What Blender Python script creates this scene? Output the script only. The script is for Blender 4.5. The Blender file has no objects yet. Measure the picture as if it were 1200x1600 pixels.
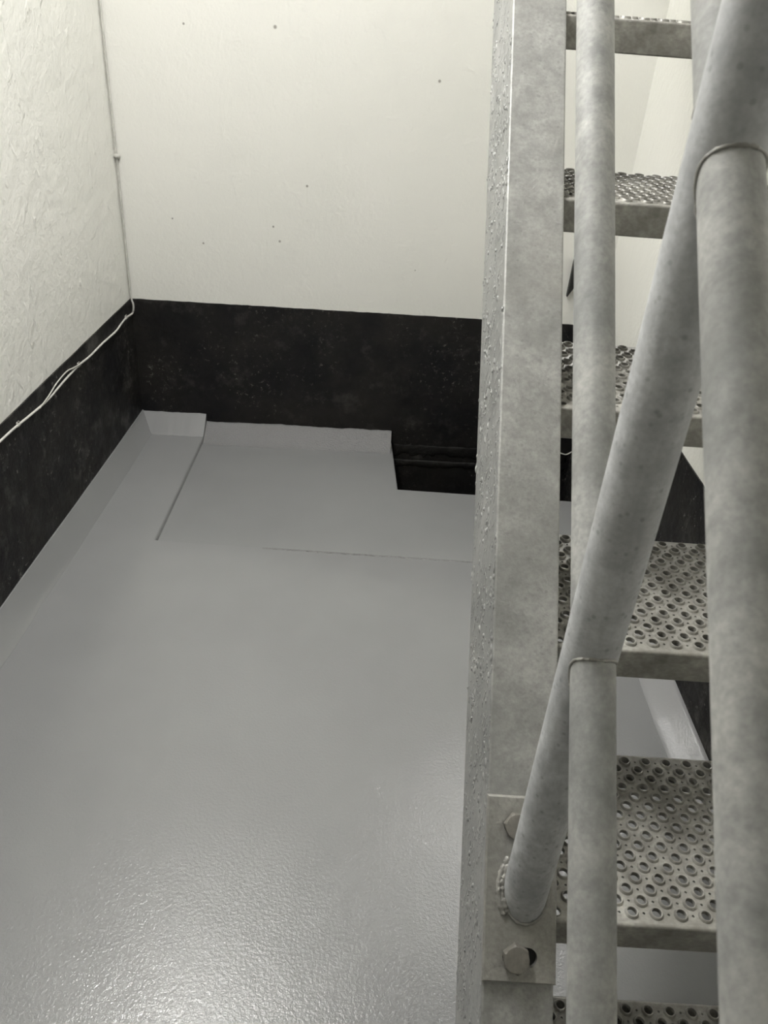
import bpy, bmesh, math, random
from mathutils import Vector, Matrix
from mathutils.geometry import delaunay_2d_cdt
random.seed(4)
C = bpy.context.scene.collection
SC = bpy.context.scene
PI = math.pi

# ------------------------------------------------------------------ camera
EYE = Vector((0, 0, 1.5312))
cam = bpy.data.cameras.new('camera'); camo = bpy.data.objects.new('camera', cam); C.objects.link(camo)
RT = Vector((.9976, .0235, .0656)).normalized()
FW = Vector((.0154, .8436, -.5368)); FW = (FW - RT * FW.dot(RT)).normalized()
UP = RT.cross(FW)
camo.matrix_world = Matrix(((RT.x, UP.x, -FW.x, EYE.x), (RT.y, UP.y, -FW.y, EYE.y), (RT.z, UP.z, -FW.z, EYE.z), (0, 0, 0, 1)))
cam.sensor_fit = 'VERTICAL'; cam.sensor_height = 36; cam.lens = 1250.4 / 1600 * 36
cam.clip_start = .02
cam.dof.use_dof = True; cam.dof.focus_distance = 1.6; cam.dof.aperture_fstop = 14
SC.camera = camo

# ------------------------------------------------------------------ world, exposure
wd = bpy.data.worlds.new('world'); SC.world = wd; wd.use_nodes = True
wd.node_tree.nodes['Background'].inputs[0].default_value = (.02, .02, .02, 1)
SC.view_settings.view_transform = 'Standard'; SC.view_settings.look = 'None'
SC.view_settings.exposure = 0.0; SC.view_settings.gamma = 1; SC.view_settings.use_curve_mapping = False
LAMP_POS = (-.45, 2.24, 3.05)
LAMP_POWER = 215.0
NEAR_LAMP_POS = (-.58, 1.34, 2.46)
NEAR_LAMP_POWER = 265.0
FILL_POS = (.755, 3.01, 2.10)
FILL_POWER = 230.0
LAMP_COL = (1.0, .988, .962)

# ------------------------------------------------------------------ material helpers
class G:
    def __init__(s, name):
        s.m = bpy.data.materials.new(name); s.m.use_nodes = True
        s.t = s.m.node_tree; s.b = s.t.nodes['Principled BSDF']; s.co = None
    def n(s, kind, **kw):
        d = s.t.nodes.new(kind)
        for k, v in kw.items():
            if k.startswith('i_'):
                key = k[2:].replace('_', ' ')
                d.inputs[key].default_value = v
            else: setattr(d, k, v)
        return d
    def l(s, a, b): s.t.links.new(a, b)
    def coord(s, scale=None):
        if s.co is None: s.co = s.n('ShaderNodeTexCoord').outputs['Object']
        if scale is None: return s.co
        mp = s.n('ShaderNodeMapping'); s.l(s.co, mp.inputs[0]); mp.inputs['Scale'].default_value = scale
        return mp.outputs[0]
    def noise(s, scale, detail=4, rough=.55, stretch=None, dist=0):
        d = s.n('ShaderNodeTexNoise'); d.inputs['Scale'].default_value = scale; d.inputs['Detail'].default_value = detail
        d.inputs['Roughness'].default_value = rough; d.inputs['Distortion'].default_value = dist
        s.l(s.coord(stretch), d.inputs['Vector']); return d.outputs['Fac']
    def voro(s, scale, feature='F1', stretch=None):
        d = s.n('ShaderNodeTexVoronoi', feature=feature); d.inputs['Scale'].default_value = scale
        s.l(s.coord(stretch), d.inputs['Vector']); return d.outputs['Distance']
    def ramp(s, fac, a, b, lo=0., hi=1.):
        d = s.n('ShaderNodeMapRange'); d.clamp = True
        for i, v in enumerate((a, b, lo, hi)): d.inputs[i + 1].default_value = v
        s.l(fac, d.inputs[0]); return d.outputs[0]
    def mix(s, fac, a, b):
        d = s.n('ShaderNodeMix', data_type='RGBA')
        if isinstance(fac, (int, float)): d.inputs[0].default_value = fac
        else: s.l(fac, d.inputs[0])
        for i, v in ((6, a), (7, b)):
            if isinstance(v, tuple): d.inputs[i].default_value = (*v, 1)
            else: s.l(v, d.inputs[i])
        return d.outputs[2]
    def math(s, op, a, b=None):
        d = s.n('ShaderNodeMath', operation=op)
        for i, v in enumerate((a, b)):
            if v is None: continue
            if isinstance(v, (int, float)): d.inputs[i].default_value = v
            else: s.l(v, d.inputs[i])
        return d.outputs[0]
    def dot_at(s, p, r):
        d = s.n('ShaderNodeVectorMath', operation='DISTANCE'); s.l(s.coord(), d.inputs[0]); d.inputs[1].default_value = p
        return s.ramp(d.outputs['Value'], r * .35, r * .8, .85, 0)
    def col(s, c):
        if isinstance(c, tuple): s.b.inputs['Base Color'].default_value = (*c, 1)
        else: s.l(c, s.b.inputs['Base Color'])
    def rough(s, r):
        if isinstance(r, (int, float)): s.b.inputs['Roughness'].default_value = r
        else: s.l(r, s.b.inputs['Roughness'])
    def bump(s, *hs):
        prev = None
        for h, strength, dist in hs:
            d = s.n('ShaderNodeBump'); d.inputs['Strength'].default_value = strength; d.inputs['Distance'].default_value = dist
            s.l(h, d.inputs['Height'])
            if prev: s.l(prev, d.inputs['Normal'])
            prev = d.outputs[0]
        s.l(prev, s.b.inputs['Normal'])
    def spec(s, v): s.b.inputs['Specular IOR Level'].default_value = v

def wall_mat(name, base, lumps, specks=()):
    g = G(name)
    c = g.mix(g.ramp(g.noise(1.6, 3), .35, .7), base, tuple(v * k for v, k in zip(base, (.955, .96, .955))))
    c = g.mix(g.ramp(g.noise(26, 5, .65), .74, .80, 0, .45), c, (.42, .40, .36))
    for p, r in specks: c = g.mix(g.dot_at(p, r), c, (.25, .235, .21))
    g.col(c); g.rough(.48); g.spec(.35)
    strand = g.ramp(g.noise(14, 3, .5, (1, 1.6, .7), .6), .60, .70)
    g.bump((g.noise(75, 5, .62), .25 + .6 * lumps, .005), (g.noise(20, 3, .5), lumps, .012), (strand, lumps, .006))
    return g.m

def black_mat(name, lift=1.):
    g = G(name)
    c = g.mix(g.ramp(g.noise(3.2, 5, .6), .40, .70), (.004, .004, .005), (.017, .0155, .013))
    c = g.mix(g.ramp(g.noise(9, 6, .7), .56, .80, 0, .8), c, (.060 * lift, .058 * lift, .054 * lift))
    c = g.mix(g.math('MULTIPLY', g.ramp(g.noise(60, 7, .8), .58, .70, 0, .9 * lift), g.ramp(g.noise(5, 3), .45, .60)), c, (.24, .23, .21))
    g.col(c); g.rough(g.ramp(g.noise(12, 4), .3, .7, .48, .75)); g.spec(.30)
    g.bump((g.noise(45, 6, .65), .5, .006), (g.noise(8, 3), .3, .02))
    return g.m

def epoxy_mat(name, grit, base=(.250, .252, .255), fading=True, spec=.6):
    g = G(name)
    c = g.mix(g.ramp(g.noise(2.2, 3), .35, .7), base, tuple(v * .92 for v in base))
    g.col(c); g.spec(spec)
    # anti-slip grit is broadcast over the middle of the floor and thins out towards the back
    sep = g.n('ShaderNodeSeparateXYZ'); g.l(g.coord(), sep.inputs[0])
    fade = g.ramp(g.math('ADD', sep.outputs['Y'], g.math('MULTIPLY', g.noise(2.5, 3), .6)), 1.45, 2.15, 1, .10)
    if not fading: fade = 1.0
    g.rough(.14)
    gr = g.math('MULTIPLY', g.math('SUBTRACT', g.noise(150, 2, .5), .5), fade)
    gr2 = g.math('MULTIPLY', g.math('SUBTRACT', g.noise(420, 2, .5), .5), fade)
    g.bump((gr, grit, .0016), (gr2, grit, .0007), (g.noise(5, 2), .05, .02))
    return g.m

def zinc_mat(name, lo=(.28, .285, .28), hi=(.46, .465, .45), spots=.3, lumps=0., streak=None, metal=.35, rough=(.42, .62)):
    g = G(name)
    f = g.ramp(g.noise(11, 5, .6, streak), .34, .68)
    c = g.mix(f, lo, hi)
    c = g.mix(g.ramp(g.noise(48, 5, .65, streak), .42, .72, 0, .6), c, tuple(v * .72 for v in lo))
    c = g.mix(g.ramp(g.noise(190, 3, .6), .35, .7, 0, .35), c, tuple(v * .6 for v in lo))
    c = g.mix(g.ramp(g.noise(6, 3), .55, .8, 0, .2), c, (.40, .375, .33))
    c = g.mix(g.ramp(g.voro(85), .10, .22, spots, 0), c, (.12, .12, .115))
    g.col(c); g.b.inputs['Metallic'].default_value = metal
    g.rough(g.ramp(g.noise(22, 4), .3, .7, rough[0], rough[1]))
    hs = [(g.noise(160, 5, .6), .22, .0015), (g.noise(34, 3), .10, .002)]
    if lumps:
        lum = g.ramp(g.noise(95, 2, .5, (1, 1, .7), .4), .56, .70)
        lum = g.math('MULTIPLY', lum, g.ramp(g.noise(13, 3), .36, .55))
        hs.append((lum, lumps, .004))
    g.bump(*hs)
    return g.m

def plain_mat(name, c, r=.5, metal=0, bump=0):
    g = G(name)
    g.col(g.mix(g.ramp(g.noise(40, 4), .35, .7), c, tuple(v * .8 for v in c))); g.rough(r); g.b.inputs['Metallic'].default_value = metal
    if bump: g.bump((g.noise(180, 4), bump, .002))
    return g.m

SPECKS = [((.127, 2.987, 1.322), .008), ((-.303, 2.970, .969), .007), ((-.422, 2.966, .824), .006), ((-.399, 2.967, .774), .007),
          ((-.675, 2.956, .750), .006), ((-.411, 2.966, 1.440), .009), ((-.70, 2.956, 1.43), .006), ((.10, 2.986, .70), .004), ((-.78, 2.952, .83), .005)]
M = dict(
    wall_left=wall_mat('left_wall_paint', (.83, .823, .777), .36),
    wall_back=wall_mat('back_wall_paint', (.81, .803, .757), .12, SPECKS),
    wall=wall_mat('wall_paint', (.81, .803, .757), .2),
    pit=black_mat('matt_black_bitumen', .6), black=black_mat('black_bitumen'), black_scuffed=black_mat('scuffed_black_bitumen', 2.2),
    floor=epoxy_mat('grey_epoxy', .55), panel=epoxy_mat('smooth_grey_epoxy', .10, (.240, .243, .245)), cove=epoxy_mat('cove_grey_epoxy', .3, (.28, .28, .285), spec=.2),
    rough_cove=epoxy_mat('brushed_grey_epoxy', 2.6, (.21, .21, .212), False),
    flange=zinc_mat('galvanised_flange', (.28, .28, .27), (.45, .45, .43), .25, .10, metal=.2),
    web=zinc_mat('galvanised_web_with_drips', (.29, .295, .285), (.42, .42, .41), .1, .9, metal=.25),
    rail=zinc_mat('galvanised_rail', (.27, .275, .27), (.53, .53, .505), .10, streak=(1, 1, .6), metal=.12, rough=(.58, .78)),
    post=zinc_mat('galvanised_post', (.44, .45, .46), (.68, .69, .70), .35, metal=.12, rough=(.5, .7)),
    plate=zinc_mat('galvanised_plate', (.28, .275, .255), (.42, .41, .38), .2, .12, metal=.25),
    tread=zinc_mat('galvanised_tread', (.22, .212, .19), (.54, .53, .49), .15, metal=.2, rough=(.34, .55)),
    weld=zinc_mat('zinc_weld', (.30, .295, .275), (.44, .43, .40), .3, .5),
    bolt=zinc_mat('galvanised_bolt', (.19, .18, .16), (.28, .265, .235), .2, metal=.3),
    cable=plain_mat('white_cable_sheath', (.62, .61, .57), .45), clip=plain_mat('white_clip_plastic', (.55, .54, .50), .5),
    dark=plain_mat('flat_black', (.012, .012, .012), .5), housing=plain_mat('white_enamel', (.75, .75, .73), .4),
)
gl = G('lit_lamp_diffuser'); gl.b.inputs['Emission Color'].default_value = (*LAMP_COL, 1); gl.b.inputs['Emission Strength'].default_value = LAMP_POWER
gl.col((.9, .9, .88)); M['lit'] = gl.m
gl = G('lit_near_lamp_diffuser'); gl.b.inputs['Emission Color'].default_value = (*LAMP_COL, 1); gl.b.inputs['Emission Strength'].default_value = NEAR_LAMP_POWER
gl.col((.9, .9, .88)); M['lit_near'] = gl.m
gl = G('lit_fill_lamp_glass'); gl.b.inputs['Emission Color'].default_value = (*LAMP_COL, 1); gl.b.inputs['Emission Strength'].default_value = FILL_POWER
gl.col((.9, .9, .88)); M['lit_fill'] = gl.m

# ------------------------------------------------------------------ object helpers
def mesh_obj(name, bm, mats, parent=None, smooth=False, loc=None):
    me = bpy.data.meshes.new(name)
    bm.normal_update()
    if smooth is not False:
        for f in bm.faces: f.smooth = True
        if smooth is not True:
            for e in bm.edges:
                e.smooth = len(e.link_faces) == 2 and e.calc_face_angle(0) < smooth
    bm.to_mesh(me); bm.free()
    for m in (mats if isinstance(mats, (list, tuple)) else [mats]): me.materials.append(m)
    o = bpy.data.objects.new(name, me); C.objects.link(o)
    if parent: o.parent = parent
    if loc: o.location = loc
    return o
def thing(name, label, cat, loc=(0, 0, 0), group=None):
    o = bpy.data.objects.new(name, None); C.objects.link(o); o.location = loc; o.empty_display_size = .1
    tag(o, label, cat, group); return o
def tag(o, label, cat, group=None):
    o['label'] = label; o['category'] = cat
    if group: o['group'] = group
def struct(name, bm, mats, parent=None, smooth=False):
    o = mesh_obj(name, bm, mats, parent, smooth)
    if parent is None: o['kind'] = 'structure'
    return o
def quad(bm, *ps): return bm.faces.new([bm.verts.new(p) for p in ps])
def prism(bm, pts, vec):
    """closed prism: polygon pts pushed along vec"""
    a = [bm.verts.new(p) for p in pts]; b = [bm.verts.new(Vector(p) + Vector(vec)) for p in pts]
    n = len(a); bm.faces.new(a[::-1]); bm.faces.new(b)
    for i in range(n): bm.faces.new((a[i], a[(i + 1) % n], b[(i + 1) % n], b[i]))
def loft(bm, rings, closed=True, caps=True):
    rs = [[bm.verts.new(p) for p in r] for r in rings]
    for a, b in zip(rs, rs[1:]):
        n = len(a)
        for i in range(n if closed else n - 1):
            bm.faces.new((a[i], a[(i + 1) % n], b[(i + 1) % n], b[i]))
    if caps and closed: bm.faces.new(rs[0][::-1]); bm.faces.new(rs[-1])
    return rs
def tube_path(bm, pts, r, n=8, wob=0, closed=False):
    pts = [Vector(p) for p in pts]; rings = []; up = Vector((.31, .2, .93)); m = len(pts)
    for i, p in enumerate(pts):
        if closed: t = (pts[(i + 1) % m] - pts[i - 1]).normalized()
        else: t = (pts[min(i + 1, m - 1)] - pts[max(i - 1, 0)]).normalized()
        a = t.cross(up).normalized(); b = t.cross(a); rr = r * (1 + random.uniform(-wob, wob))
        rings.append([p + a * (rr * math.cos(2 * PI * k / n)) + b * (rr * math.sin(2 * PI * k / n)) for k in range(n)])
    if closed: rings.append(rings[0]); loft(bm, rings, True, False); bmesh.ops.remove_doubles(bm, verts=bm.verts, dist=1e-6)
    else: loft(bm, rings)
    bmesh.ops.recalc_face_normals(bm, faces=bm.faces)
def box(bm, lo, hi):
    x0, y0, z0 = lo; x1, y1, z1 = hi
    prism(bm, [(x0, y0, z0), (x1, y0, z0), (x1, y1, z0), (x0, y1, z0)], (0, 0, z1 - z0))
def bevel_all(bm, w, seg=2, ang=.5):
    bmesh.ops.recalc_face_normals(bm, faces=bm.faces)
    es = [e for e in bm.edges if len(e.link_faces) == 2 and e.calc_face_angle(0) > ang]
    bmesh.ops.bevel(bm, geom=es, offset=w, segments=seg, affect='EDGES', profile=.5)

# ------------------------------------------------------------------ room shell
HC, HD, TOP, YN = .07, .529, 3.65, -2.4            # cove top, black band top, ceiling, near wall
def xl(y): return -.9596 + (y - 2.9455) * .0288     # left wall (slightly skew)
def yb(x): return 2.9455 + (x + .9596) * .0379      # back wall
def xr(y): return .828 + (3.0133 - y) * .0225       # right wall
CL = (xl(2.9455), 2.9455); CR = (.828, 3.0133)
T = .12                                             # wall thickness
def wall(name, a, b, out, z0, z1, m):
    bm = bmesh.new()
    prism(bm, [(a[0], a[1], z0), (b[0], b[1], z0), (b[0] + out[0], b[1] + out[1], z0), (a[0] + out[0], a[1] + out[1], z0)], (0, 0, z1 - z0))
    bmesh.ops.recalc_face_normals(bm, faces=bm.faces)
    return struct(name, bm, m)
NL, NR = (xl(YN), YN), (xr(YN), YN)
wall('wall_left', NL, CL, (-T, 0), -.6, TOP, M['wall_left'])
wall('wall_back', (CL[0] - T, CL[1] - T * .0379), (CR[0] + T, CR[1] + T * .0379), (0, T), -.6, TOP, M['wall_back'])
wall('wall_right', CR, NR, (T, 0), -.6, TOP, M['wall'])
wall('wall_front', (NR[0] + T, YN), (NL[0] - T, YN), (0, -T), -.6, TOP, M['wall'])
bm = bmesh.new(); box(bm, (NL[0] - T, YN - T, TOP), (NR[0] + T, CR[1] + T, TOP + .1)); struct('ceiling', bm, M['wall'])

def band(name, a, b, inn, z0, z1, m, n=90, wav=.0008):
    """black coated band: a thin coat proud of the wall, its top edge brushed slightly uneven"""
    bm = bmesh.new(); a = Vector((*a, 0)); b = Vector((*b, 0)); inn = Vector((*inn, 0)); rings = []
    for i in range(n + 1):
        p = a.lerp(b, i / n); zt = z1 + random.uniform(-wav, wav)
        rings.append([p + Vector((0, 0, z0)), p + inn + Vector((0, 0, z0)), p + inn + Vector((0, 0, zt)), p + Vector((0, 0, zt + .001))])
    loft(bm, rings); bmesh.ops.recalc_face_normals(bm, faces=bm.faces)
    struct(name, bm, m)
band('baseboard_left', NL, CL, (.003, 0), .0, HD, M['black_scuffed'])
band('baseboard_back', CL, CR, (0, -.003), -.5, HD, M['black'])
band('baseboard_right', CR, NR, (-.003, 0), -.5, HD, M['black_scuffed'])

# floor: main slab with a strip along the left wall; a panel recessed 20 mm; a sump pit at the back right
PX, PY, PD = -.700, 2.145, .020
PITX, PITY = .0935, 2.606
bm = bmesh.new()
FB = yb(PX) + .0
quad(bm, (NL[0], YN, 0), (NR[0], YN, 0), (xr(PY), PY - .006, 0), (PX - .006, PY - .006, 0), (xl(PY), PY, 0))
quad(bm, (xl(PY), PY, 0), (PX - .006, PY - .006, 0), (PX - .006, FB, 0), (CL[0], CL[1], 0))
R = .006
prof = [(R - R * math.cos(t), R * math.sin(t) - R) for t in (PI / 2, PI / 3, PI / 6, 0)]   # (inset from step line, z) rounded nose
prof = [(-R + R * math.sin(t), -R + R * math.cos(t)) for t in (0, PI / 6, PI / 3, PI / 2)] + [(0, -.06)]
rings = []
for d, z in prof: rings.append([(xr(PY), PY + d, z), (PX + d, PY + d, z), (PX + d, FB, z)])
loft(bm, rings, closed=False)
bmesh.ops.remove_doubles(bm, verts=bm.verts, dist=1e-5); bmesh.ops.recalc_face_normals(bm, faces=bm.faces)
for f in bm.faces:
    if f.normal.z < -.1: f.normal_flip()
floor = struct('floor', bm, M['floor'], smooth=.6)
bm = bmesh.new(); n = 150; rings = []
for i in range(n + 1):
    x = -.36 + .80 * i / n; a = .0026 * min(1, i / 12, (n - i) / 50) * random.uniform(.5, 1.5) * (1 if random.random() > .3 else .15) + .0002
    y = PY - .009 + random.uniform(-.0008, .0008)
    rings.append([(x, y + .004 * math.cos(t), a * math.sin(t) - .0003) for t in [PI * k / 6 for k in range(7)]])
loft(bm, rings); bmesh.ops.recalc_face_normals(bm, faces=bm.faces); mesh_obj('paint_ridge', bm, M['rough_cove'], floor, smooth=.9)
# recessed panel (a part of the floor), wrapped round the pit with a rounded lip
bm = bmesh.new(); z = -PD; bx = xr(2.6)
quad(bm, (PX - .02, PY - .02, z), (bx, PY - .02, z), (bx, PITY - R, z), (PITX - R, PITY - R, z), (PX - .02, PITY - R, z))
quad(bm, (PX - .02, PITY - R, z), (PITX - R, PITY - R, z), (PITX - R - .03, yb(.06), z), (PX - .02, yb(PX), z))
rings = []
for d, zz in prof[:-1] + [(0, -.05)]: rings.append([(bx, PITY + d, z + zz), (PITX + d, PITY + d, z + zz), (PITX + d - .03, yb(.06), z + zz)])
loft(bm, rings, closed=False)
bmesh.ops.remove_doubles(bm, verts=bm.verts, dist=1e-5); bmesh.ops.recalc_face_normals(bm, faces=bm.faces)
for f in bm.faces:
    if f.normal.z < -.1: f.normal_flip()
mesh_obj('panel', bm, M['panel'], floor, smooth=.6)
# pit lining
bm = bmesh.new(); zb = -.42
quad(bm, (PITX - .035, yb(.06) + .02, zb), (PITX, PITY - .001, zb), (.9, PITY - .001, zb), (.9, 3.04, zb))
quad(bm, (PITX - .031, yb(.06) + .02, -.06), (PITX - .001, PITY - .001, -.06), (PITX - .001, PITY - .001, zb), (PITX - .031, yb(.06) + .02, zb))
quad(bm, (PITX - .001, PITY - .001, -.06), (.9, PITY - .001, -.06), (.9, PITY - .001, zb), (PITX - .001, PITY - .001, zb))
pit = struct('floor_pit', bm, M['pit'])
# horizontal ledges of old mortar across the back of the pit
for zz, pr, h in ((-.03, .004, .05), (-.10, .006, .03)):
    bm = bmesh.new(); rings = []
    for i in range(41):
        x = PITX - .02 + (.83 - PITX) * i / 40; y = yb(x) - .002; w = pr * random.uniform(.7, 1.2); hh = h * random.uniform(.7, 1.2)
        rings.append([(x, y, zz - hh), (x, y - w * .7, zz - hh * .8), (x, y - w, zz - hh * .2), (x, y - w * .5, zz), (x, y, zz + hh * .15)])
    loft(bm, rings); bmesh.ops.recalc_face_normals(bm, faces=bm.faces); mesh_obj('ledge', bm, M['pit'], pit, smooth=True)

def cove(name, a, b, inn, zt, w, z0, n=60, wob=.003, m='cove', flat=False):
    """concave fillet between wall and floor; hand trowelled, so both edges wander a little"""
    bm = bmesh.new(); a = Vector((*a, z0)); b = Vector((*b, z0)); inn = Vector((*inn, 0)); rings = []
    o1 = o2 = 0
    for i in range(n + 1):
        p = a.lerp(b, i / n)
        o1 = .8 * o1 + random.uniform(-wob, wob) * .5; o2 = .8 * o2 + random.uniform(-wob, wob)
        H = zt - z0 + o1; W = w + o2
        k = [(0, H), (.10 * W, H * .985), (.26 * W, H * .60), (.50 * W, H * .30), (.80 * W, H * .08), (W, .0012), (W, -.003), (0, -.003)]
        if flat: k = [(0, H), (.07 * W, H * .99), (.14 * W, H * .90), (.50 * W, H * .52), (.86 * W, H * .12), (W, .0012), (W, -.003), (0, -.003)]
        rings.append([p + inn * u + Vector((0, 0, v)) for u, v in k])
    loft(bm, rings); bmesh.ops.recalc_face_normals(bm, faces=bm.faces)
    o = struct(name, bm, M[m], smooth=.5); return o
cove('trim_1', (NL[0] + .003, YN), (CL[0] + .003, CL[1]), (1, 0), HC, .058, 0, flat=True, m='panel')
cove('trim_2', (CL[0], yb(CL[0]) - .003), (PX, yb(PX) - .003), (.0, -1), HC - .002, .075, 0, 30, .002, flat=True)
cove('trim_3', (PX + .001, yb(PX) - .003), (PITX - .034, yb(.06) - .003), (.0, -1), .036, .100, -PD, 70, .003, 'rough_cove', flat=True)
cove('trim_4', (xr(2.13) - .003, 2.13), (NR[0] - .003, YN), (-1, 0), .024, .088, 0, flat=True)

# small black wedge-shaped piece standing off the back wall behind the stairs
bm = bmesh.new()
bra = [(.679, .777), (.6766, .640), (.693, .670), (.748, .742), (.746, .79)]
prism(bm, [(x, yb(x) - .025, z) for x, z in bra], (0, .024, 0)); bevel_all(bm, .002, 1)
tag(mesh_obj('wall_wedge', bm, M['dark']), 'small black wedge-shaped piece on the cream back wall behind the stairs', 'bracket')

# ------------------------------------------------------------------ white cable along the left black band
def cable_y(y): return xl(y) + .0075
route = [(2.925, .4777), (2.8604, .4840), (2.80, .4800), (2.7377, .4743), (2.6091, .4792), (2.4829, .4798), (2.3953, .4859), (2.2742, .4844), (2.1418, .4779), (2.0175, .4853), (1.9543, .4904), (1.8605, .4952), (1.6, .500), (1.2, .497), (.7, .502), (0, .498), (-1.3, .5)]
def spline(pts, n):
    out = []; P = [Vector(p) for p in pts]; P = [P[0]] + P + [P[-1]]
    for i in range(1, len(P) - 2):
        a, b, c, d = P[i - 1:i + 3]
        for k in range(n):
            t = k / n
            out.append(.5 * ((2 * b) + (c - a) * t + (2 * a - 5 * b + 4 * c - d) * t * t + (3 * b - a - 3 * c + d) * t ** 3))
    out.append(P[-2]); return out
cx, cy = CL
p3 = [(cx + .006, cy - .006, TOP - .02), (cx + .006, cy - .006, 1.6), (cx + .007, cy - .006, 1.03), (cx + .006, cy - .006, .60), (cx + .007, cy - .007, .530), (cx + .012, cy - .010, .515), (cx + .012, cy - .014, .492)] + [(cable_y(y), y, z) for y, z in route]
cab = thing('cable', 'thin white cable clipped along the black band of the left wall and up the corner', 'cable', (cx, 2.9, .48))
inv = Matrix.Translation(-Vector((cx, 2.9, .48)))
bm = bmesh.new(); tube_path(bm, spline(p3, 8), .0034); bm.transform(inv)
mesh_obj('cord', bm, M['cable'], cab, smooth=True)
for y, z in ((2.862, .484), (2.395, .486), (1.954, .4905), (1.4, .499), (.9, .500)):
    bm = bmesh.new()
    ring = [(cable_y(y) - .0040 + .0085 * math.sin(t), z + .0072 * math.cos(t)) for t in [PI * k / 8 for k in range(9)]]
    loft(bm, [[(u, y - .006, v) for u, v in ring] + [(cable_y(y) - .0045, y - .006, z - .0072)], [(u, y + .006, v) for u, v in ring] + [(cable_y(y) - .0045, y + .006, z - .0072)]])
    bmesh.ops.recalc_face_normals(bm, faces=bm.faces); bm.transform(inv)
    c = mesh_obj('clip', bm, M['clip'], cab)
    bm = bmesh.new(); bmesh.ops.create_uvsphere(bm, u_segments=8, v_segments=6, radius=.003)
    bm.transform(Matrix.Translation(Vector((cable_y(y) + .001, y, z + .009)))); bm.transform(inv); mesh_obj('nail', bm, M['bolt'], c)
bm = bmesh.new()                                                    # a clip half way up the corner, painted over
bmesh.ops.create_icosphere(bm, subdivisions=2, radius=.011); bm.transform(Matrix.Translation(Vector((cx + .009, cy - .009, 1.027))) @ Matrix.Diagonal((1, 1, .8, 1))); bm.transform(inv)
mesh_obj('clip', bm, M['clip'], cab, smooth=True)
# loose second strand that sags off the first
st = [(cable_y(2.40) + .003, 2.40, .487), (cable_y(2.345) + .002, 2.345, .4965), (cable_y(2.297), 2.297, .5035), (cable_y(2.22), 2.22, .499), (cable_y(2.154) + .001, 2.154, .487), (cable_y(2.08) + .003, 2.08, .480)]
bm = bmesh.new(); tube_path(bm, spline(st, 6), .0022); bm.transform(inv)
mesh_obj('loose_strand', bm, M['clip'], cab, smooth=True)['label'] = 'loose grey strand sagging off the white cable'
# thin pale wire lying across the pit wall behind the stairs
bm = bmesh.new(); tube_path(bm, spline([(.70, yb(.70) - .03, .015), (.76, yb(.76) - .032, -.008), (.785, yb(.785) - .034, -.016), (.80, yb(.80) - .034, -.017), (.82, yb(.82) - .03, -.005)], 6), .0025)
tag(mesh_obj('wire', bm, M['cable'], smooth=True), 'short thin pale wire hanging against the black pit wall behind the stringer', 'wire')

# ------------------------------------------------------------------ ceiling lamp
def batten(label, pos, lit):
    lp = thing('ceiling_lamp', label, 'lamp', pos)
    bm = bmesh.new(); box(bm, (-.05, -.34, .0), (.05, .34, .05)); bevel_all(bm, .006); mesh_obj('housing', bm, M['housing'], lp)
    for yy in (-.25, .25):
        bm = bmesh.new(); tube_path(bm, [(0, yy, .05), (0, yy, TOP - pos[2])], .005); mesh_obj('suspension_rod', bm, M['housing'], lp, smooth=.6)
    bm = bmesh.new(); sec = [(.024 * math.cos(t), -.03 * math.sin(t)) for t in [PI * k / 10 for k in range(11)]]
    loft(bm, [[(x, -.30, z) for x, z in sec], [(x, .30, z) for x, z in sec]]); bmesh.ops.recalc_face_normals(bm, faces=bm.faces)
    mesh_obj('diffuser', bm, M[lit], lp, smooth=.6)
batten('long white ceiling lamp hung higher, towards the back wall', LAMP_POS, 'lit')
batten('long white ceiling lamp hung lower, nearer the left wall and the stair foot', NEAR_LAMP_POS, 'lit_near')
def turned(prof, n=28, k_=.55):                                             # solid of revolution about +x
    bm = bmesh.new(); loft(bm, [[(x * k_, r * k_ * math.cos(2 * PI * k / n), r * k_ * math.sin(2 * PI * k / n)) for k in range(n)] for x, r in prof]); bmesh.ops.recalc_face_normals(bm, faces=bm.faces); return bm
ul = thing('fill_lamp', 'unseen round white bulkhead lamp added on the back wall in the corner under the stairs', 'lamp', (FILL_POS[0], yb(FILL_POS[0]), FILL_POS[2]))  # added out of view to brighten the right wall and floor under the stairs
ul.rotation_euler = (0, 0, -PI / 2)
mesh_obj('housing', turned([(.0005, .125), (.03, .125), (.038, .118), (.038, .09)]), M['housing'], ul, smooth=.5)
mesh_obj('glass', turned([(.036, .105), (.055, .103), (.075, .085), (.088, .05), (.092, .01)]), M['lit_fill'], ul, smooth=.6)
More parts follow.
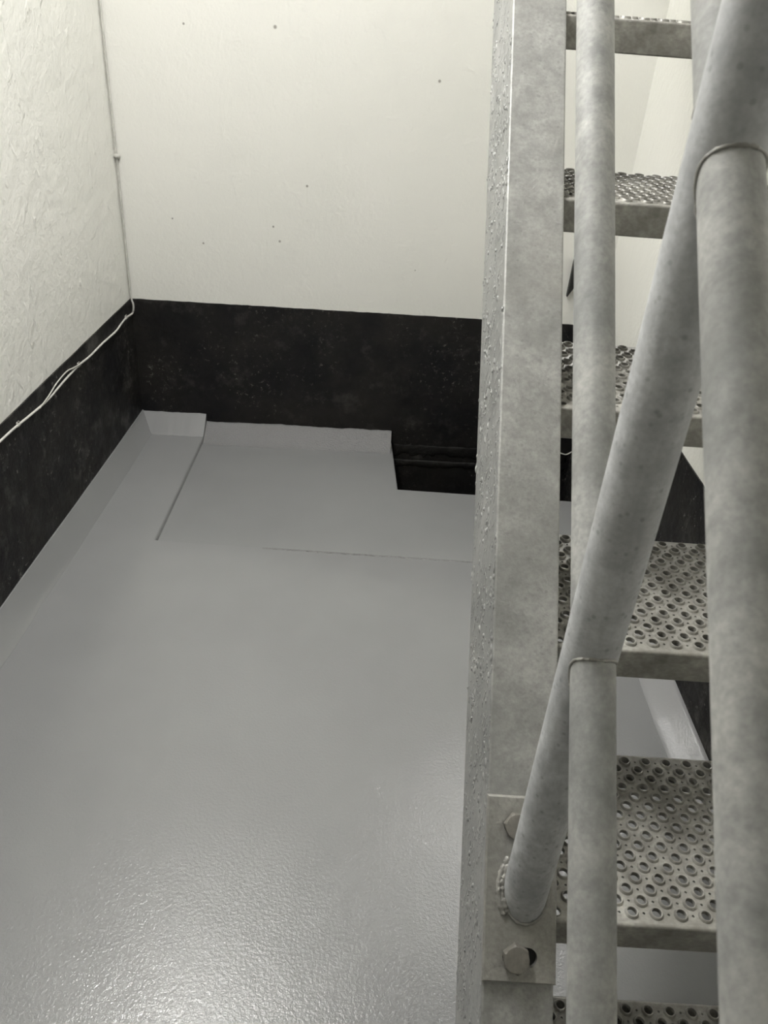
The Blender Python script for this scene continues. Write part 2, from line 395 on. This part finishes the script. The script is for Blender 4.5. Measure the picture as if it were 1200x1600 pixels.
# ------------------------------------------------------------------ staircase
GO, RI = .22286, .21902                             # going and rise
Y0, Z0 = 1.41777, 1.53314                           # nosing of the tread at eye level
SL = Vector((0, GO, RI)).normalized(); NN = Vector((0, -SL.z, SL.y))
ORG = Vector((0, Y0, Z0))
def sp(x, s, c): return Vector((x, 0, 0)) + ORG + SL * s + NN * c
XL, XF, XR = .1588, .2403, .775                     # stringer web outside, flange edge, far stringer outside
CT, CB = .003, -.2104
stair = thing('staircase', 'steep galvanised steel open staircase with perforated treads beside the grey floor', 'staircase', (.47, -.15, 0))
SI = Matrix.Translation(-Vector((.47, -.15, 0)))
def add(name, bm, m, parent=stair, smooth=False, label=None):
    bm.transform(SI); o = mesh_obj(name, bm, m, parent, smooth)
    if label: o['label'] = label
    return o
def channel(x_web, sgn):
    tw, tf, W = .0085, .010, XF - XL
    pts = [(0, CT), (0, CB), (W, CB), (W, CB + tf * .7), (tw + .012, CB + tf + .003), (tw, CB + tf + .014), (tw, CT - tf - .014), (tw + .012, CT - tf - .003), (W, CT - tf * .7), (W, CT)]
    out = []
    for i, (x, c) in enumerate(pts):                # round the outer arrises a little
        r = .0028 if i in (0, 1, 2, 9) else 0
        if not r: out.append((x, c)); continue
        a = Vector(pts[i - 1]) - Vector((x, c)); b = Vector(pts[(i + 1) % 10]) - Vector((x, c)); p = Vector((x, c))
        a = a.normalized() * r; b = b.normalized() * r
        out += [tuple(p + a), tuple(p + (a + b) * .29), tuple(p + b)]
    sec = [(x_web + sgn * x, c) for x, c in out]
    def s_at_z(c, z): return (z - ORG.z - NN.z * c) / SL.z
    def s_at_y(c, y): return (y - ORG.y - NN.y * c) / SL.y
    bm = bmesh.new(); rings = []
    for k in range(25):
        rings.append([sp(x, s_at_z(c, 0) * (1 - k / 24) + s_at_y(c, 2.93) * k / 24, c) for x, c in sec])
    loft(bm, rings); bmesh.ops.recalc_face_normals(bm, faces=bm.faces)
    for f in bm.faces: f.material_index = 1 if abs(f.normal.x) > .8 else 0
    return bm
add('stringer', channel(XL, 1), [M['flange'], M['web']], smooth=.35)
add('stringer', channel(XR, -1), [M['flange'], M['web']], smooth=.35)

# frozen zinc runs and beads on the outside of the near web and along its top arris: past counting, one part
bm = bmesh.new(); s0, s1 = -1.95, 1.2
nseed = [(random.uniform(s0, s1), random.uniform(CB + .01, CT - .004)) for _ in range(360)]
for cs, cc in nseed:
    for _ in range(random.choice((1, 2, 3, 5, 8))):
        s_ = cs + random.gauss(0, .016); c_ = min(CT - .003, max(CB + .004, cc + random.gauss(0, .022)))
        r_ = random.choice((.0009, .0011, .0014, .0018, .0026, .0034)); k = random.uniform(1, 2.2); a_ = random.uniform(-.5, .5)
        d1 = (SL * math.cos(a_) + NN * math.sin(a_)); d2 = (NN * math.cos(a_) - SL * math.sin(a_)); o_ = sp(XL, s_, c_)
        ring = [o_ + d1 * (r_ * k * math.cos(2 * PI * i / 7)) + d2 * (r_ * math.sin(2 * PI * i / 7)) for i in range(7)]
        mid = [o_.lerp(p, .62) + Vector((-r_ * random.uniform(.35, .6), 0, 0)) for p in ring]
        ra = [bm.verts.new(p) for p in ring]; rb_ = [bm.verts.new(p) for p in mid]
        for i in range(7): bm.faces.new((ra[i], ra[(i + 1) % 7], rb_[(i + 1) % 7], rb_[i]))
        bm.faces.new(rb_)
bmesh.ops.recalc_face_normals(bm, faces=bm.faces)
add('zinc_drips', bm, M['web'], smooth=True)['kind'] = 'stuff'
# --- perforated tread: pressed plank with raised round holes, folded lips all round
TX0, TX1, TW, TH = XL + .010, XR - .010, .2535, .0457
def tread_mesh():
    bm = bmesh.new(); rf, rb, th = .0042, .004, .003
    w, L = TW, TX1 - TX0
    big, small = [], []
    px, py = .0290, .0149
    drain = (.245 - TX0, .0125)
    for j in range(16):
        y = .0165 + j * py
        for i in range(-1, int(L / px) + 2):
            x = .020 + i * px + (j % 2) * px / 2
            if .012 < x < L - .012 and (Vector((x, y)) - Vector(drain)).length > .016: big.append((x, y))
            xs = x + px / 2
            if .012 < xs < L - .012 and (Vector((xs, y)) - Vector(drain)).length > .010: small.append((xs, y))
    NB, NS = 14, 6
    vs = [Vector((0, rf)), Vector((L, rf)), Vector((L, w - rb)), Vector((0, w - rb))]; es = [(0, 1), (1, 2), (2, 3), (3, 0)]
    loops = []
    def hole(c, r, n, off=0):
        k = len(vs)
        for i in range(n):
            t = 2 * PI * (i + off) / n; vs.append(Vector((c[0] + r * math.cos(t), c[1] + r * math.sin(t))))
        es.extend((k + i, k + (i + 1) % n) for i in range(n)); loops.append((c, r))
    RO, RC, RI_ = .0084, .0068, .0056
    for c in big: hole(c, RO, NB)
    for c in small: hole(c, .0017, NS)
    hole(drain, .0062, 12)
    r2 = delaunay_2d_cdt(vs, es, [], 0, 1e-7)
    V, F = r2[0], r2[2]
    cell = {}
    for c, r in loops:
        cell.setdefault((int(c[0] / .02), int(c[1] / .02)), []).append((c, r))
    def inside(p):
        a, b = int(p[0] / .02), int(p[1] / .02)
        for i in (a - 1, a, a + 1):
            for j in (b - 1, b, b + 1):
                for c, r in cell.get((i, j), ()):
                    if (p[0] - c[0]) ** 2 + (p[1] - c[1]) ** 2 < (r * .93) ** 2: return True
        return False
    top = [bm.verts.new((v[0], v[1], 0)) for v in V]; bot = [bm.verts.new((v[0], v[1], -th)) for v in V]
    for f in F:
        c = (V[f[0]] + V[f[1]] + V[f[2]]) / 3
        if inside(c): continue
        ok = [top[i] for i in f]; bm.faces.new(ok); bm.faces.new([bot[i] for i in f][::-1])
    def rings(c, n, prof):
        rs = [[bm.verts.new((c[0] + r * math.cos(2 * PI * i / n), c[1] + r * math.sin(2 * PI * i / n), z)) for i in range(n)] for r, z in prof]
        for a, b in zip(rs, rs[1:]):
            for i in range(n): bm.faces.new((a[i], a[(i + 1) % n], b[(i + 1) % n], b[i]))
    for c in big:
        h = .0034 * random.uniform(.9, 1.1)
        rings(c, NB, [(RO, 0), (RC + .0006, h * .8), (RC - .0002, h), (RI_, h * .92), (RI_, -th), (RO, -th)])
    for c in small: rings(c, NS, [(.0017, 0), (.0017, -th)])
    rings(drain, 12, [(.0062, 0), (.0056, .0012), (.0046, .0006), (.0046, -th), (.0062, -th)])
    # folded front and back lips with rounded nose, return flange below, end plates
    def fold(ps):
        rs = [[bm.verts.new((x, y, z)) for y, z in ps] for x in (0, L / 3, 2 * L / 3, L)]
        for a, b in zip(rs, rs[1:]):
            n = len(ps)
            for i in range(n): bm.faces.new((a[i], b[i], b[(i + 1) % n], a[(i + 1) % n]))
        bm.faces.new(rs[0][::-1]); bm.faces.new(rs[-1])
    arc = [(rf - rf * math.sin(t), -rf + rf * math.cos(t)) for t in [PI / 2 * k / 4 for k in range(5)]]
    fold(arc + [(0, -TH + .002), (.002, -TH), (.022, -TH), (.022, -TH + th), (th, -TH + th), (th, -rf), (rf, -th)])
    arc = [(w - rb + rb * math.sin(t), -rb + rb * math.cos(t)) for t in [PI / 2 * k / 4 for k in range(5)]]
    fold([(y, z) for y, z in arc] + [(w, -TH + .002), (w - .002, -TH), (w - .022, -TH), (w - .022, -TH + th), (w - th, -TH + th), (w - th, -rb), (w - rb, -th)])
    bmesh.ops.remove_doubles(bm, verts=bm.verts, dist=2e-6); bmesh.ops.recalc_face_normals(bm, faces=bm.faces)
    return bm
def end_plate_bm(xa):
    """side plate with a tapered toe, bolted to the stringer web"""
    bm = bmesh.new()
    prof_ = [(.004, -.004), (TW - .004, -.004), (TW - .004, -.040), (TW - .050, -.072), (.050, -.072), (.004, -.046)]
    prism(bm, [(xa, y, z) for y, z in prof_], (.004, 0, 0)); bevel_all(bm, .0008, 1); return bm
def hex_bolt(bm, centre, axis, af, h, rot=0):
    """hex head with a turned chamfer on its face and a washer face under it"""
    axis = Vector(axis).normalized(); u = axis.orthogonal().normalized() if abs(axis.x) > .9 else Vector((1, 0, 0)); v = axis.cross(u)
    R6 = af / math.sqrt(3); n = 24; rings = []
    def ring(rad, z, hexed):
        out = []
        for k in range(n):
            t = 2 * PI * k / n; r = rad
            if hexed:
                q = (t + PI / 6) % (PI / 3) - PI / 6
                r = min(af / 2 / math.cos(q), rad)
            out.append(Vector(centre) + axis * z + (u * math.cos(t + rot) + v * math.sin(t + rot)) * r)
        return out
    rings = [ring(af * .49, 0, False), ring(af * .49, h * .06, False), ring(R6, h * .08, True), ring(R6, h * .82, True), ring(af * .50, h * .97, False), ring(af * .44, h, False), ring(af * .25, h * .99, False)]
    loft(bm, rings); bmesh.ops.recalc_face_normals(bm, faces=bm.faces)
base_loc = Vector((.47, -.15, 0))
tr0 = mesh_obj('tread', tread_mesh(), M['tread'], stair, smooth=.55)
tr0.location = Vector((TX0, Y0, Z0)) - base_loc
subs = []
for xa in (-.0045, TX1 - TX0 + .0005):
    subs.append(mesh_obj('end_plate', end_plate_bm(xa), M['tread'], tr0))
for xa, sg in ((.0, 1), (TX1 - TX0, -1)):
    for yy in (.045, TW - .045):
        bm = bmesh.new(); hex_bolt(bm, (xa, yy, -.035), (sg, 0, 0), .018, .008, .3); subs.append(mesh_obj('bolt', bm, M['bolt'], tr0))
for k in (1, 2, 3, 4, 5, 6, -1, -2, -3, -4, -5):
    t = tr0.copy(); C.objects.link(t); t.parent = stair; t.location = Vector((TX0, Y0 - k * GO, Z0 - k * RI)) - base_loc
    for s_ in subs:
        q = s_.copy(); C.objects.link(q); q.parent = t

# ------------------------------------------------------------------ railing bolted to the near stringer
XP, YP, RP, RR = .2045, .5430, .0251, .0199
CM, CH, CTOP = .2778, .5688, .83
rail = thing('stair_railing', 'galvanised round-tube stair railing with a vertical post bolted to the near stringer', 'railing', (XP, YP, .6))
RB = Matrix.Translation(-Vector((XP, YP, .6)))
def radd(name, bm, m, parent=rail, smooth=False):
    bm.transform(RB); return mesh_obj(name, bm, m, parent, smooth)
def s_post(c): return (YP - Y0 - NN.y * c) / SL.y       # where a rail at offset c meets the post axis
def rail_bm(c, r, s0, s1, n=40):
    bm = bmesh.new()
    loft(bm, [[sp(XP + r * math.cos(2 * PI * k / n), s0 + (s1 - s0) * j / 12, c + r * math.sin(2 * PI * k / n)) for k in range(n)] for j in range(13)])
    bmesh.ops.recalc_face_normals(bm, faces=bm.faces); return bm
for nm, c, r in (('lower_rail', CM, RR), ('upper_rail', CH, RR), ('handrail', CTOP, .0225)):
    sb = (.12 - ORG.z - NN.z * c) / SL.z
    radd(nm, rail_bm(c, r, sb, (2.88 - Y0 - NN.y * c) / SL.y), M['rail'], smooth=.6)
PT = .008
bm = bmesh.new(); n = 48; rings = []
zt = sp(XP, s_post(CTOP), CTOP).z
for j in range(15):
    ring = []
    for k in range(n):
        t = 2 * PI * k / n; x = XP + RP * math.cos(t); y = YP + RP * math.sin(t)
        zlo = ORG.z + (CT + PT - .001 - (y - ORG.y) * NN.y) / NN.z
        ring.append((x, y, zlo + (zt - zlo) * j / 14))
    rings.append(ring)
loft(bm, rings); bmesh.ops.recalc_face_normals(bm, faces=bm.faces)
radd('post', bm, M['post'], smooth=.6)
# welds: the true curve where each rail meets the post, above and below
for c in (CM, CH):
    A = sp(XP, s_post(c), c)
    for sg in (-1, 1):
        pts = []
        for k in range(48):
            t = 2 * PI * k / 48; dx = RR * math.cos(t); dn = RR * math.sin(t)
            ts = (sg * math.sqrt(RP * RP - dx * dx) - dn * NN.y) / SL.y
            pts.append(A + Vector((dx, 0, 0)) + NN * dn + SL * (ts + sg * .0005))
        bm = bmesh.new(); tube_path(bm, pts, .0016, 8, .3, closed=True); radd('weld', bm, M['weld'], smooth=True)
# base plate with its bolts
SP0, SP1 = -1.313, -1.115
BOLTS = ((.1925, -1.1475), (.1945, -1.2865))
def slot_outline(cx, cs, r, x0, x1, n=8):
    return [(cx + x1 + r * math.cos(t), cs + r * math.sin(t)) for t in [-PI / 2 + PI * k / n for k in range(n + 1)]] + \
           [(cx + x0 + r * math.cos(t), cs + r * math.sin(t)) for t in [PI / 2 + PI * k / n for k in range(n + 1)]]
bm = bmesh.new()
xa, xb, e = XL - .001, XF + .0005, .0018                            # chamfered edge e
vs = [Vector(p) for p in ((xa + e, SP0 + e), (xb - e, SP0 + e), (xb - e, SP1 - e), (xa + e, SP1 - e))]; es = [(0, 1), (1, 2), (2, 3), (3, 0)]
slots = [slot_outline(x, s, .0105, -.004, .0145) for x, s in BOLTS]
for o_ in slots:
    k = len(vs); vs += [Vector(p) for p in o_]; es += [(k + i, k + (i + 1) % len(o_)) for i in range(len(o_))]
r2 = delaunay_2d_cdt(vs, es, [], 0, 1e-7)
tv = [bm.verts.new(sp(v[0], v[1], CT + PT)) for v in r2[0]]
for f in r2[2]:
    c = sum((r2[0][i] for i in f), Vector((0, 0))) / 3
    if any(abs(c[1] - s) < .0103 and x - .0140 < c[0] < x + .0245 and (max(0, c[0] - x - .0145, x - .004 - c[0]) ** 2 + (c[1] - s) ** 2) < .0104 ** 2 for x, s in BOLTS): continue
    bm.faces.new([tv[i] for i in f])
cor = [(xa, SP0), (xb, SP0), (xb, SP1), (xa, SP1)]
inn_ = [(xa + e, SP0 + e), (xb - e, SP0 + e), (xb - e, SP1 - e), (xa + e, SP1 - e)]
loft(bm, [[sp(x, s, CT + PT) for x, s in inn_], [sp(x, s, CT + PT - e) for x, s in cor], [sp(x, s, CT + .0002) for x, s in cor]], caps=False)
for o_ in slots: loft(bm, [[sp(x, s, CT + PT) for x, s in o_], [sp(x, s, CT + .0002) for x, s in o_]], caps=False)
bmesh.ops.remove_doubles(bm, verts=bm.verts, dist=1e-6); bmesh.ops.recalc_face_normals(bm, faces=bm.faces)
plate = radd('base_plate', bm, M['plate'], smooth=.5)
for o_ in slots:                                                    # black sheet closes the slot: shade of its depth, plus grease, put into colour
    bm = bmesh.new(); bm.faces.new([bm.verts.new(sp(x, s, CT + .0006)) for x, s in o_]); radd('slot_shade', bm, M['dark'], plate)
for xs, s in BOLTS:
    bm = bmesh.new(); hex_bolt(bm, sp(xs, s, CT + PT), NN, .0275, .0125, .35 if s > -1.2 else .1); radd('bolt', bm, M['bolt'], plate, smooth=.5)
pts = []
for k in range(56):
    t = 2 * PI * k / 56; x = XP + (RP + .0012) * math.cos(t); y = YP + (RP + .0012) * math.sin(t)
    pts.append((x, y, ORG.z + (CT + PT + .0005 - (y - ORG.y) * NN.y) / NN.z))
bm = bmesh.new(); tube_path(bm, pts, .0020, 8, .35, closed=True); radd('weld', bm, M['weld'], smooth=True)
bm = bmesh.new()                                                    # heavy weld run built up on the left of the post foot
for off, r_ in ((.0015, .0042), (.0055, .0034)):
    pts = []
    for k in range(30):
        t = PI * (.72 + .50 * k / 29); q = RP + off + random.uniform(-.0006, .0006); x = XP + q * math.cos(t); y = YP + q * math.sin(t)
        pts.append((x, y, ORG.z + (CT + PT - (y - ORG.y) * NN.y) / NN.z))
    b2 = bmesh.new(); tube_path(b2, pts, r_, 10, .28); me_ = bpy.data.meshes.new('run'); b2.to_mesh(me_); b2.free(); bm.from_mesh(me_); bpy.data.meshes.remove(me_)
radd('weld', bm, M['weld'], smooth=True)
